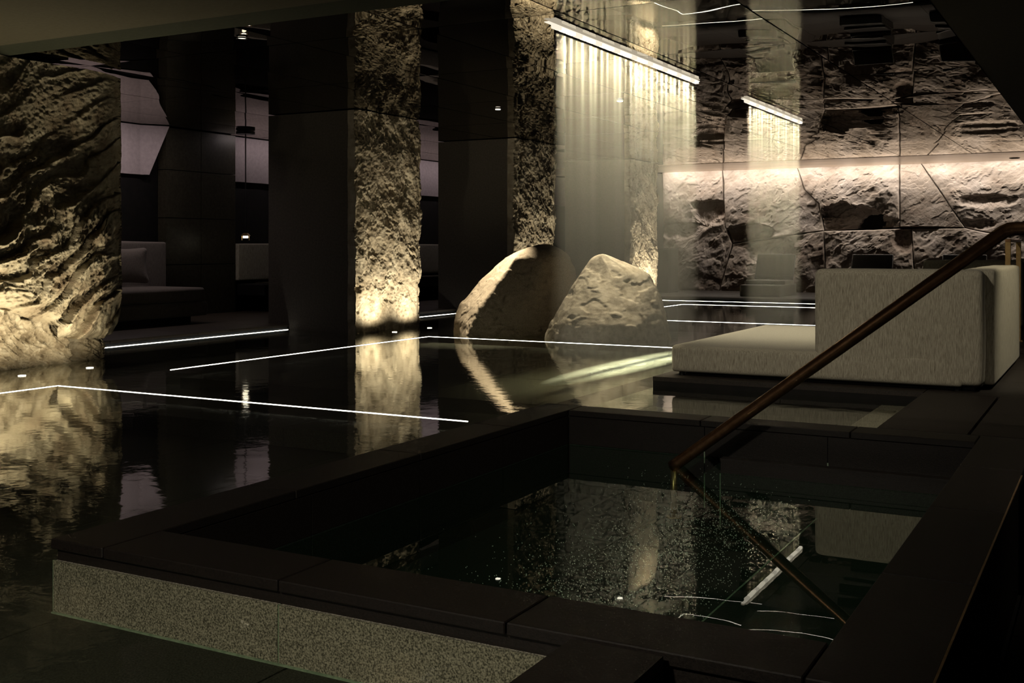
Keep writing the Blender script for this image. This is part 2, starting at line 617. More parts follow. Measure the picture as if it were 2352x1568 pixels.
# pale riser tiles below the water on the outer near face
Xn = [-3.0, -2.07, -1.15]
for a, b in zip(Xn, Xn[1:]):
    box('riser_tile', a + .003, b - .003, 2.425, 2.44, -.17, -.004, M['riser'], kerb)
box('grout_line', -3.0, -1.15, 2.418, 2.426, -.171, -.166, M['grout'], kerb)
for x in (-3.0, -2.07):
    box('grout_line', x - .004, x + .004, 2.428, 2.436, -.17, -.004, M['grout'], kerb)
# inner wall tiles of the tub
tubw = thing('tub_lining', (-1.7, 4.2, -.13), None, None, kind='structure')
xs = [-2.76, -1.955, -1.30, -.61]
for z0, z1, mt in ((-.42, -.126, 'tub_tile'), (-.124, DK - .034, 'coping')):
    for a, b in zip(xs, xs[1:]):
        box('wall_tile', a + .003, b - .003, 5.752, 5.765, z0, z1, M[mt], tubw)
        box('wall_tile', a + .003, b - .003, 2.655, 2.668, z0, z1, M[mt], tubw)
    for a, b in ((2.67, 3.44), (3.44, 4.21), (4.21, 4.98), (4.98, 5.75)):
        box('wall_tile', -2.78, -2.767, a + .003, b - .003, z0, z1, M[mt], tubw)
        box('wall_tile', -.603, -.59, a + .003, b - .003, z0, z1, M[mt], tubw)
for x in (-1.955, -1.30):
    box('grout_line', x - .003, x + .003, 5.749, 5.756, -.42, -.10, M['grout'], tubw)
# tub floor
tf = thing('floor_tub', (-1.7, 4.2, -.4), None, None, kind='structure')
box('bed', -2.78, -.59, 2.655, 5.765, -.55, -.415, M['grout'], tf)
fx = [-2.765, -2.10, -1.26]
fy = [2.67, 3.55, 4.87, 5.75]
for a, b in zip(fx, fx[1:]):
    for c, d in zip(fy, fy[1:]):
        box('floor_tile', a + .006, b - .006, c + .006, d - .006, -.42, -.40, M['tub_tile'], tf)
# bench
bn = thing('tub_bench', (-.93, 4.05, -.30), 'submerged dark stone bench along the right side of the tub', 'bench')
box('base', -1.26, -.605, 2.67, 5.378, -.40, -.325, M['tub_tile'], bn)
for c, d in ((2.67, 3.57), (3.57, 4.47), (4.47, 5.378)):
    box('seat_slab', -1.265, -.605, c + .003, d - .003, -.325, -.30, M['tub_tile'], bn)
box('edge_highlight', -1.272, -1.265, 2.67, 5.378, -.312, -.299, M['grout'], bn)  # pale strip paints the highlight along the seat's front edge
# partition weir
pt = thing('tub_partition', (-1.17, 5.41, -.2), 'thin dark stone partition standing in the tub behind the bench', 'partition')
box('panel', -1.745, -.605, 5.382, 5.432, -.40, -.128, M['tub_tile'], pt)
box('upper_panel', -1.745, -.605, 5.382, 5.432, -.128, -.068, M['coping'], pt)
box('top_edge', -1.748, -.605, 5.379, 5.435, -.068, -.054, M['coping'], pt)
box('corner_trim', -1.750, -1.744, 5.378, 5.384, -.40, -.13, M['grout'], pt)

# --- waters
def sheet(name, rects, z, mat, label):
    vs, fs = [], []
    for x0, x1, y0, y1 in rects:
        b = len(vs)
        vs += [(x0, y0, z), (x1, y0, z), (x1, y1, z), (x0, y1, z)]
        fs.append((b, b + 1, b + 2, b + 3))
    o = mesh_obj(name, vs, fs, mat)
    tag(o, label, 'water', kind='stuff')
    return o


sheet('pool_water', [(-8.87, -2.995, -.8, 5.97), (-2.995, -1.152, -.8, 2.425), (-8.87, -2.955, 5.97, 20.0),
                     (-2.955, -1.10, 5.95, 7.55), (-2.955, -1.10, 13.7, 20.0)], 0.0, M['water'],
      'still dark pool water spreading between the stone piers')
sheet('tub_water', [(-2.767, -.603, 2.668, 5.752)], -.13, M['tub_water'],
      'glassy dark water in the square tub in the foreground')

# --- ceiling : mirror panels in a grid, with a dark plate above
ce = thing('ceiling', (-5, 12, 2.65), None, None, kind='structure')
box('backing', -11.5, 2.3, 3.0, 22.80, 2.66, 2.72, M['dark'], ce)
box('cove_cap', -11.5, 2.3, 22.80, 23.66, 2.80, 2.86, M['dark'], ce)
box('cove_side', -11.5, 2.3, 22.77, 22.80, 2.72, 2.80, M['dark'], ce)
sx = [-11.36, -10.45, -9.28, -8.11, -6.93, -5.75, -4.57, -3.40, -2.22, -1.09]
sy = [6.14, 6.955, 8.88, 10.80, 12.72, 14.64, 16.56, 18.48, 20.75]
for a, b in zip(sx, sx[1:]):
    for c, d in zip(sy, sy[1:]):
        nu, nv = 20, 32
        uu, vv = np.meshgrid(np.linspace(0, 1, nu), np.linspace(0, 1, nv), indexing='ij')
        X_ = a + .006 + (b - a - .012) * uu
        Y_ = c + .006 + (d - c - .012) * vv
        sag = .0045 * (uu * (1 - uu) * 4) * (vv * (1 - vv) * 4)
        wav = .00022 * perlin(X_ * 1.3, Y_ * 4.6, X_ * 0 + a * 3) + .00010 * perlin(X_ * 4, Y_ * 11, X_ * 0 + c)
        t1, t2 = random.uniform(-.0010, .0010), random.uniform(-.0010, .0010)
        Z_ = CEIL - sag + wav + t1 * (uu - .5) * (b - a) + t2 * (vv - .5) * (d - c)
        V = np.stack([X_, Y_, Z_], -1).reshape(-1, 3)
        F_ = grid_faces(nu, nv)[:, ::-1]
        np_obj('ceiling_panel', V, F_, M['mirror'], ce)
# matte parts of the ceiling
box('matte_soffit', -11.5, 2.3, -1.0, 5.80, 2.60, 2.66, M['soffit_olive'], ce)
box('soffit_beam', -11.5, 2.3, 5.80, 6.135, 2.60, 2.66, M['beam_side'], ce)
box('matte_soffit', -1.085, 2.3, 6.14, 20.75, 2.625, 2.66, M['soffit'], ce)
box('light_soffit', -11.5, 2.3, 20.755, 22.80, 2.625, 2.66, M['soffit_light'], ce)

# --- rear wall
wb = thing('wall_back', (-4, 23.4, 1.3), None, None, kind='structure')
box('backing', -12.2, 2.3, 23.50, 23.65, -.1, 2.80, M['dark'], wb)
box('dark_return', -9.35, -8.83, 22.7, 23.5, DK, 2.62, M['dark'], wb)


def polar_block(poly, seed, amp, dents=(), N=380, K=84, y0=23.30, depth=.2, mat='wall_stone', parent=wb):
    P = np.array(poly, float)
    seg = np.linalg.norm(np.roll(P, -1, 0) - P, axis=1)
    cum = np.concatenate([[0], np.cumsum(seg)])
    t = np.linspace(0, cum[-1], N, endpoint=False)
    Q = np.zeros((N, 2))
    PP = np.vstack([P, P[:1]])
    for k in range(2):
        Q[:, k] = np.interp(t, cum, PP[:, k])
    # wobble the outline a little
    wob = .012 * perlin(Q[:, 0] * 5, Q[:, 1] * 5, Q[:, 0] * 0 + seed)
    c = P.mean(0)
    d = Q - c
    L = np.linalg.norm(d, axis=1)
    Q = c + d * (1 + (wob - .008) / L)[:, None]
    r = np.linspace(0, 1, K) ** .8
    r[0] = .004
    X_ = c[0] + (Q[:, 0] - c[0])[:, None] * r[None]
    Z_ = c[1] + (Q[:, 1] - c[1])[:, None] * r[None]
    edge = (1 - r)[None] * L[:, None]
    s = seed * 7.3
    ca, sa = math.cos(.5), math.sin(.5)
    a_, b_ = X_ * ca + Z_ * sa, -X_ * sa + Z_ * ca
    wx = .25 * fbm(X_ * 1.1, Z_ * 1.1, X_ * 0 + s + 31, 3)
    h = amp * (.95 * fbm(X_ * .8, Z_ * .8, X_ * 0 + s, 3)
               + .09 * ridged(a_ * 1.5 + wx, b_ * 3.0 - wx, X_ * 0 + s + 4, 6)
               + .11 * fbm(a_ * 4, b_ * 6, X_ * 0 + s, 5, gain=.6))
    q = fbm(a_ * 1.1 + wx, b_ * 1.7 + wx, X_ * 0 + s + 9, 5, gain=.55)
    qq = q * 3.2
    h = h + amp * .34 * (np.floor(qq) + sstep(.0, .16, qq - np.floor(qq))) / 3.2
    for (dx, dz, rx, rz, dep) in dents:
        zz_ = np.where(Z_ > dz, (Z_ - dz) / rz, (Z_ - dz) / (rz * 2.2))
        e = ((X_ - dx) / rx) ** 2 + zz_ ** 2 + 1.1 * fbm(X_ * 2.4, Z_ * 2.4, X_ * 0 + s, 5, gain=.6)
        w2 = np.where(Z_ > dz, .35, 1.3)
        h = h - dep * (1 - sstep(1 - w2 * .5, 1 + w2 * .5, e))
    h = h * (.75 + .25 * sstep(-.02, .10, edge)) + .03 * sstep(0, .018, edge)
    Yv = y0 - .07 - h
    V = np.stack([X_, Yv, Z_], -1)
    back = np.stack([X_[:, -1], np.full(N, y0 + depth), Z_[:, -1]], -1)[:, None]
    V = np.concatenate([V, back], 1).reshape(-1, 3)
    return np_obj('stone_block', V, grid_faces(N, K + 1, True), M[mat], parent)


T, B = 2.78, .02
polar_block([(-8.86, T), (-7.50, T), (-7.47, 2.0), (-7.42, 1.43), (-7.27, 1.08), (-7.55, B), (-8.86, B)], 1, .14,
            [(-7.75, 1.85, .42, .16, .16), (-8.4, 1.45, .5, .10, .07)])
polar_block([(-7.50, T), (-5.92, T), (-5.72, 2.2), (-5.42, 1.9), (-5.33, 1.34), (-7.27, 1.08), (-7.42, 1.43)], 2, .11,
            [(-6.9, 1.35, .5, .14, .12)])
polar_block([(-5.92, T), (-3.83, T), (-3.83, 1.40), (-5.33, 1.34), (-5.42, 1.9), (-5.72, 2.2)], 3, .13,
            [(-4.85, 1.62, .62, .26, .24), (-4.2, 1.50, .35, .16, .22)])
polar_block([(-3.83, T), (-3.50, T), (-3.0, 2.0), (-2.62, 1.38), (-3.83, 1.40)], 4, .07)
polar_block([(-3.50, T), (-.9, T), (-1.0, 1.25), (-2.2, 1.28), (-2.62, 1.38), (-3.0, 2.0)], 5, .13,
            [(-2.2, 1.95, .5, .08, .1), (-2.4, 1.5, .3, .07, .1)])
polar_block([(-7.27, 1.08), (-5.33, 1.34), (-5.28, B), (-7.55, B)], 6, .15, [(-6.4, 1.0, .5, .2, .1)])
polar_block([(-5.33, 1.34), (-3.61, 1.38), (-3.52, B), (-5.28, B)], 7, .19, [(-3.75, 1.25, .2, .14, .14)])
polar_block([(-3.61, 1.38), (-2.62, 1.38), (-2.2, 1.28), (-1.0, 1.25), (-1.0, B), (-3.52, B)], 8, .16)
polar_block([(-.9, T), (1.6, T), (1.6, B), (-1.0, B), (-1.0, 1.25)], 9, .15, N=160, K=40)

# --- lounge back wall
wl = thing('wall_left', (-11.4, 12, 1.3), None, None, kind='structure')
box('backing', -11.60, -11.42, 2.0, 23.5, -.1, 2.66, M['dark'], wl)
box('lit_panel', -11.42, -11.36, 7.0, 10.62, 1.965, 2.62, M['lounge_panel'], wl)
mesh_obj('angled_panel', [(-11.36, 10.56, 1.965), (-11.36, 10.56, 2.62), (-11.16, 10.88, 2.62), (-11.30, 10.66, 1.965)],
         [(0, 3, 2, 1)], M['lounge_panel'], wl)
box('lit_panel', -11.42, -11.36, 12.27, 24, 1.965, 2.62, M['lounge_panel'], wl)
for zi, (z0, z1) in enumerate([(DK, .765), (.765, 1.40), (1.40, 2.05), (2.05, 2.62)]):
    for a, b in ((10.90, 11.56), (11.56, 12.25)):
        box('wall_tile', -11.40, -11.25, a + .005, b - .005, z0 + .005, z1 - .005, M['lounge_tile'], wl)
wn = box('wall_near', -11.6, -11.4, -1.0, 3.0, -.1, 2.66, M['dark'])
wn['kind'] = 'structure'


# ================================================================== STONE PIERS
def rough_u(x_face, y0, y1, z0, z1, depth, hfun, du=.0085, dv=.0085, name='rough_face', mat='pier_stone', parent=None, shear=0,
            zb=None, round_=.03):
    """rough-hewn slab: a U profile (side, front, side) displaced outwards by hfun(y, z)"""
    W = y1 - y0
    prof = []
    n_s = max(3, int(depth / (du * 2)))
    n_f = int(W / du)
    for k in range(n_s):
        prof.append((-depth + depth * k / n_s, 0.0, 0, -1))
    for k in range(n_f + 1):
        prof.append((0, W * k / n_f, 1, 0))
    for k in range(1, n_s + 1):
        prof.append((-depth * k / n_s, W, 0, 1))
    prof = np.array(prof)
    nu, nv = len(prof), int((z1 - z0) / dv)
    vz = np.linspace(0, 1, nv)
    yy = y0 + prof[:, 1][:, None] + 0 * vz[None]
    if zb is None:
        zz = z0 + (z1 - z0) * vz[None] + 0 * yy
    else:
        lo = zb(yy)
        zz = lo + (z1 - lo) * vz[None]
    px = prof[:, 0][:, None]
    e = np.minimum(yy - y0, y1 - yy)
    front = prof[:, 2][:, None]
    h = hfun(yy, zz)
    rnd = -round_ * (1 - sstep(0, .09, e)) * front
    X_ = x_face + px + (h + rnd) * np.where(front > 0, 1.0, .0 + 1 * (1 + px / depth))
    side = prof[:, 3][:, None]
    Y_ = yy + side * .5 * (h) * (1 + px / depth) + .022 * perlin(yy * 0 + side * 5 + 2.3, zz * 3.1, zz * .7 + y0) * \
        np.abs(np.where(e < .06, 1 - e / .06, 0)) * np.sign(yy - (y0 + y1) / 2) \
        + .010 * perlin(yy * 0 + side * 3, zz * 17, zz * .7 + y0) * np.abs(np.where(e < .04, 1 - e / .04, 0))
    if shear:
        Y_ = Y_ - shear * (h + rnd) * sstep(y1 - .6, y1, yy)
    V = np.stack([X_, Y_, zz + 0 * X_], -1).reshape(-1, 3)
    return np_obj(name, V, grid_faces(nu, nv), M[mat], parent)


def pier_h(seed, amp=1.0):
    def f(y, z):
        s = seed * 13.7
        wx = .12 * fbm(y * 1.6, z * 1.6, y * 0 + s + 50, 3)
        a = y * .85 + z * .5 + wx
        b = -y * .5 + z * .85 - wx
        big = fbm(y * 1.6, z * 1.2, y * 0 + s, 3) * .034
        q = fbm(a * 3.4, b * 2.2, y * 0 + s + 3, 6, gain=.58)
        plate = (np.round(q * 2.2) / 2.2) * .024 + q * .022
        cr = -.030 * sstep(.20, .40, fbm(a * 3.6 + 8, b * 2.0, y * 0 + s + 7, 6, gain=.6))
        fine = fbm(y * 15, z * 17, y * 0 + s + 5, 5, gain=.66) * .013
        return amp * (big + plate + cr + fine) + .02
    return f


PIER = [(10.60, 11.95, 'nearest lit stone pier, standing in the pool left of the two boulders', 1),
        (14.50, 15.87, 'lit stone pier rising directly behind the left boulder', 2),
        (18.97, 20.30, 'farthest lit stone pier, seen through the wide falling water behind the right boulder', 3)]
for y0, y1, lab, sd in PIER:
    p = thing('stone_pier', (-8.5, (y0 + y1) / 2, 0), lab, 'pier', 'rough faced piers along the pool')
    box('smooth_core', -9.20, -7.98, y0, y1 - .01, -.17, CEIL - .010, M['plaster'], p)
    rough_u(-7.86, y0 - .01, y1, -.16, CEIL - .010, .12, pier_h(sd), parent=p)
    box('core_joint', -9.205, -9.2, y0 + .4, y0 + .41, 0, CEIL - .01, M['dark'], p)

# the great slab at left, propped on a rough root-like base
p = thing('rock_slab', (-8.2, 6.0, 0), 'huge rough rock slab at the far left, lit from the pool below', 'rock')


def zb_slab(y):
    return np.interp(y, [4.0, 5.2, 5.88, 6.20, 6.44, 6.47, 6.52, 6.72, 6.90, 7.00, 7.06, 7.10],
                     [.75, .62, .52, .42, .345, .25, .215, .20, .19, .21, .30, .46])


def slab_h(y, z):
    s = 91.0
    wx = .25 * fbm(y * 1.2, z * 1.2, y * 0 + s, 3)
    th = math.radians(32)
    a = y * math.cos(th) + z * math.sin(th)
    b = -y * math.sin(th) + z * math.cos(th) + wx
    q = b * 5.2 + .8 * fbm(a * 1.3, b * 2.0, y * 0 + s + 2, 3)
    strata = (q - np.floor(q))
    strata = np.where(strata < .90, strata / .90, (1 - strata) / .10)
    mask = .35 + .65 * sstep(-.25, .35, fbm(a * 1.4, b * 1.4, y * 0 + s + 11, 3))
    jag = ridged(a * 3.0, b * 8.5, y * 0 + s + 4, 5)
    rightcalm = sstep(6.25, 6.95, y) * sstep(1.0, 1.7, z)
    leftup = 1 - sstep(5.9, 6.6, y + .25 * z)
    calm = 1 - .75 * np.maximum(rightcalm, sstep(1.55, 2.1, z) * (1 - leftup * .8))
    h = (.15 * strata * mask + .035 * jag + .045 * fbm(a * 5, b * 13, y * 0 + s, 6, gain=.66) + .03 * fbm(a * 2, b * 4, y * 0 + s + 6, 3)) * calm
    h += .10 * fbm(y * .9, z * 1.0, y * 0 + s + 8, 2)
    h += .016 * fbm(y * 22, z * 26, y * 0 + s, 4, gain=.65)
    belly = .07 * np.exp(-((z - .75) / .45) ** 2)
    zl = zb_slab(y)
    t = z - zl
    h += belly - .10 * (1 - sstep(-.02, .09, t)) - .16 * sstep(.95, 1.9, z) * sstep(5.5, 6.4, y)
    h -= .20 * sstep(6.86, 7.10, y) * (1 - .2 * z)
    return h - .12


rough_u(-7.86, 4.2, 7.10, .2, CEIL - .04, .45, slab_h, .0085, .0085, 'slab', 'slab_stone', p, 0.85, zb_slab, .05)
box('back_core', -8.9, -8.45, 4.3, 7.0, .66, 2.55, M['plaster'], p)


def root_h(y, z):
    s = 33.0
    a = y * 1.0 + .8 * (np.abs(z) + .02) ** .6 + .22 * fbm(y * 2, z * 2, y * 0 + s, 2)
    f = ridged(a * 10.0, z * 2.4 - y * 1.5, y * 0 + s, 5, gain=.62) * .085
    f += .05 * fbm(y * 1.8, z * 1.6, y * 0 + s + 3, 3) + .026 * fbm(y * 20, z * 9, y * 0 + s, 5, gain=.68)
    f += .07 * (1 - sstep(0, .30, z)) - .13 * np.exp(-((y - 6.72) / .05) ** 2)
    f -= .03 * sstep(6.70, 6.75, y)
    return f - .22


rough_u(-7.88, 4.25, 7.06, -.17, .80, .45, root_h, .0085, .0085, 'root_base', 'wet_rock', p, 0, None, .05)


# ================================================================== BOULDERS
def uv2w(u, d):
    s = (u - 1176) / FPX * d
    return (-math.sin(A) * d + math.cos(A) * s, math.cos(A) * d + math.sin(A) * s)


def boulder(name, label, levels, polyf, d0, mat, seed, amp, N=260, K=170, dents=(), wet=None):
    """levels: (v, l, ..., r) silhouettes; polyf(level values, k) -> list of (u, depth offset)"""
    vs_ = [lv[0] for lv in levels]
    rings = []
    for lv in levels:
        k = (lv[0] - levels[-1][0]) / (levels[0][0] - levels[-1][0])
        poly = np.array(polyf(lv, k), float)
        pts = []
        seg = len(poly)
        tt = np.linspace(0, seg, N, endpoint=False)
        nxt = np.vstack([poly, poly[:1]])
        q = np.stack([np.interp(tt, np.arange(seg + 1), nxt[:, i]) for i in range(2)], 1)
        rings.append(q)
    rings = np.array(rings)
    vv = np.linspace(levels[0][0], levels[-1][0], K)
    order = np.argsort(vs_)
    R_ = np.zeros((K, N, 2))
    va = np.array(vs_)[order]
    for j in range(N):
        for i in range(2):
            R_[:, j, i] = np.interp(vv, va, rings[order, j, i])
    # smooth rings a touch, along and around
    for it in range(5):
        R_ = (R_ + np.roll(R_, 1, 1) + np.roll(R_, -1, 1)) / 3
    for it in range(9):
        R_[1:-1] = (R_[:-2] + R_[1:-1] * 2 + R_[2:]) / 4
    d = d0 + R_[..., 1]
    s = (R_[..., 0] - 1176) / FPX * d0
    X_ = -math.sin(A) * d + math.cos(A) * s
    Y_ = math.cos(A) * d + math.sin(A) * s
    Z_ = (1 - (vv - HY) * d0 / FPX)[:, None] + 0 * X_
    V = np.stack([X_, Y_, Z_], -1)
    c = V.mean((0, 1))
    du = np.roll(V, -1, 1) - np.roll(V, 1, 1)
    dv = np.gradient(V, axis=0)
    nrm = np.cross(du, dv)
    nrm /= np.linalg.norm(nrm, axis=-1)[..., None] + 1e-9
    sg = np.sign(((V - c) * nrm).sum(-1).mean())
    nrm *= sg
    x, y, z = V[..., 0] + seed, V[..., 1], V[..., 2]
    h = amp * (.6 * fbm(x * 2.2, y * 2.2, z * 2.2, 3) + .10 * ridged(x * 2.6, y * 2.6, z * 4, 3) * .5
               + .10 * fbm(x * 14, y * 14, z * 14, 5, gain=.6))
    q = fbm(x * 2.4 + 4, y * 2.4, z * 3.2, 4)
    h = h + amp * .5 * (np.floor(q * 2.2) + sstep(.35, .65, q * 2.2 - np.floor(q * 2.2))) / 2.2
    taper = np.linspace(1, 0, K)[:, None]
    h = h * np.clip(taper * 8, 0, 1)
    V = V + nrm * h[..., None]
    # cap
    top = V[-1].mean(0)
    V[-1] = V[-1] * .05 + top * .95
    V = V.transpose(1, 0, 2).reshape(-1, 3)
    o = np_obj(name, V, grid_faces(N, K, True), mat)
    me = o.data
    bm = bmesh.new()
    bm.from_mesh(me)
    bmesh.ops.recalc_face_normals(bm, faces=bm.faces)
    bm.to_mesh(me)
    bm.free()
    tag(o, label, 'boulder')
    return o


def poly1(lv, k):
    v, l, rg, r = lv
    w_ = .12 + .88 * min(1, k * 1.9)
    f_ = min(1, k * 9 + .25)      # the broad front stays nearly upright to the crest
    return [(l, -.18 + .44 * w_), ((l + rg) / 2, -.16 + .14 * w_), (rg, -.30 * f_), (rg + (r - rg) * .45, -.36 * f_),
            (r - (r - rg) * .12, -.26 * f_), (r, -.12 + .22 * w_), ((l + r) / 2 + 20, -.2 + .7 * w_), (l + (r - l) * .15, -.2 + .65 * w_)]


boulder('boulder', 'left boulder in the pool, one edge brightly lit and its broad face in shadow',
        [(812, 1040, 1072, 1300), (770, 1037, 1073, 1312), (740, 1039, 1084, 1325), (700, 1052, 1107, 1332), (660, 1086, 1137, 1330),
         (620, 1126, 1164, 1324), (590, 1163, 1182, 1309), (575, 1190, 1197, 1295), (566, 1217, 1222, 1276), (560, 1243, 1246, 1257)],
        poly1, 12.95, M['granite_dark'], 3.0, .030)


def poly2(lv, k):
    v, l, r = lv
    w_ = .10 + .9 * min(1, k * 1.5)
    m_ = r - l
    return [(l, .05 * w_), (l + m_ * .12, -.28 * w_), (l + m_ * .40, -.50 * w_), (l + m_ * .72, -.42 * w_), (l + m_ * .94, -.2 * w_), (r, .05 * w_),
            (l + m_ * .85, .40 * w_), (l + m_ * .5, .55 * w_), (l + m_ * .12, .35 * w_)]


boulder('boulder', 'right boulder in the pool, pale and fully lit from above',
        [(822, 1250, 1548), (782, 1247, 1546), (765, 1251, 1542), (740, 1263, 1536), (700, 1287, 1525), (660, 1309, 1511), (630, 1331, 1494),
         (612, 1345, 1462), (600, 1352, 1436), (592, 1359, 1415), (586, 1368, 1398), (583, 1380, 1388)],
        poly2, 12.15, M['granite'], 8.0, .042)


# ================================================================== LIGHT STRIPS
def strip(x0, y0, x1, y1, label, w_=.0065, z=.003):
    if abs(x1 - x0) > abs(y1 - y0):
        o = box('light_strip', min(x0, x1), max(x0, x1), y0 - w_ / 2, y0 + w_ / 2, z - .004, z, M['led'])
    else:
        o = box('light_strip', x0 - w_ / 2, x0 + w_ / 2, min(y0, y1), max(y0, y1), z - .004, z, M['led'])
    return tag(o, label, 'light strip', 'white light strips lying at the water surface')


strip(-6.73, 5.485, -3.28, 5.485, 'long white light strip nearest the tub, ending at its kerb')
strip(-6.73, 4.0, -6.73, 5.475, 'short white light strip running off the left picture edge below the rock slab')
strip(-6.79, 10.50, -3.80, 10.50, 'white light strip passing in front of the two boulders')
strip(-6.79, 6.63, -6.79, 10.49, 'white light strip slanting from mid pool to the corner before the boulders')
strip(-8.86, 7.75, -8.86, 10.56, 'white light strip along the pool edge between rock slab and first pier', .009, .004)
strip(-8.80, 12.0, -8.80, 14.44, 'white light strip along the pool edge just right of the nearest pier', .009, .004)
strip(-6.4, 14.37, -3.0, 14.37, 'white light strip crossing the water just behind the daybed mattress', .010)
strip(-6.71, 18.58, -3.0, 18.58, 'second farthest white light strip, with a short corner leg at its left', .012)
strip(-6.71, 16.0, -6.71, 18.57, 'short slanting white light strip joining the second farthest strip', .012)
strip(-7.6, 19.84, -3.0, 19.84, 'farthest white light strip, at the foot of the rear terrace', .012)

# ================================================================== SPOT FITTINGS
for i, (x, y, e) in enumerate(DOWN):
    lab = ['small recessed downlight at the upper left of the black mirror ceiling',
           'recessed downlight glaring from the ceiling left of the second pier',
           'recessed downlight shining through the falling water above the right boulder'][i]
    t = thing('downlight', (x, y, CEIL - .012), lab, 'lamp')
    bm = bmesh.new()
    bmesh.ops.create_cone(bm, cap_ends=False, segments=24, radius1=.045, radius2=.036, depth=.012,
                          matrix=Matrix.Translation((x, y, CEIL - .010)))
    bm_obj('bezel', bm, M['black_metal'], t)
    cyl('lens', x, y, CEIL - (.020 if i else .010), CEIL - .005, .03, M['lens_soft'] if i else M['lens_dim'], t)
t = thing('downlight', (-1.65, 22.1, 2.62), 'unlit round downlight set in the pale soffit above the rear wall', 'lamp')
cyl('bezel', -1.65, 22.1, 2.615, 2.624, .09, M['black_metal'], t)
cyl('lens', -1.65, 22.1, 2.612, 2.615, .075, M['dark'], t)
UL = ['uplight glowing in the water below the middle of the rock slab', 'uplight glowing in the water at the right foot of the rock slab', None,
      'uplight in the water at the left foot of the nearest pier', 'uplight in the water at the right foot of the nearest pier']
for i, (x, y, *_r) in enumerate(UP):
    if i < 5 and UL[i]:
        t = thing('uplight', (x, y, 0), UL[i], 'lamp', 'round uplights at the water surface')
        cyl('housing', x, y, -.16, .001, .034, M['black_metal'], t)
        cyl('lens', x, y, .001, .006, .030, M['lens'], t)

# pendant lamp in the lounge
px, py = -10.70, 11.85
t = thing('pendant_lamp', (px, py, CEIL), 'small glowing pendant lamp on a long thin cord before the dark lounge wall', 'lamp')
cyl('ceiling_plate', px, py, CEIL - .05, CEIL - .012, .13, M['black_metal'], t)
cyl('cord', px, py, 1.24, CEIL - .05, .009, M['black_metal'], t, 8)
cyl('shade', px, py, 1.16, 1.20, .07, M['brass'], t, 24, .035)
cyl('bulb', px, py, 1.13, 1.165, .035, M['lens_soft'], t)
for dx in (-.055, .055):
    cyl('arm', px + dx * .9, py + dx * .4, 1.10, 1.165, .006, M['brass'], t, 8)
light('pendant_light', 'POINT', (px, py, 1.06), (px, py, 0), 0.2, WARM, shadow_soft_size=.04)

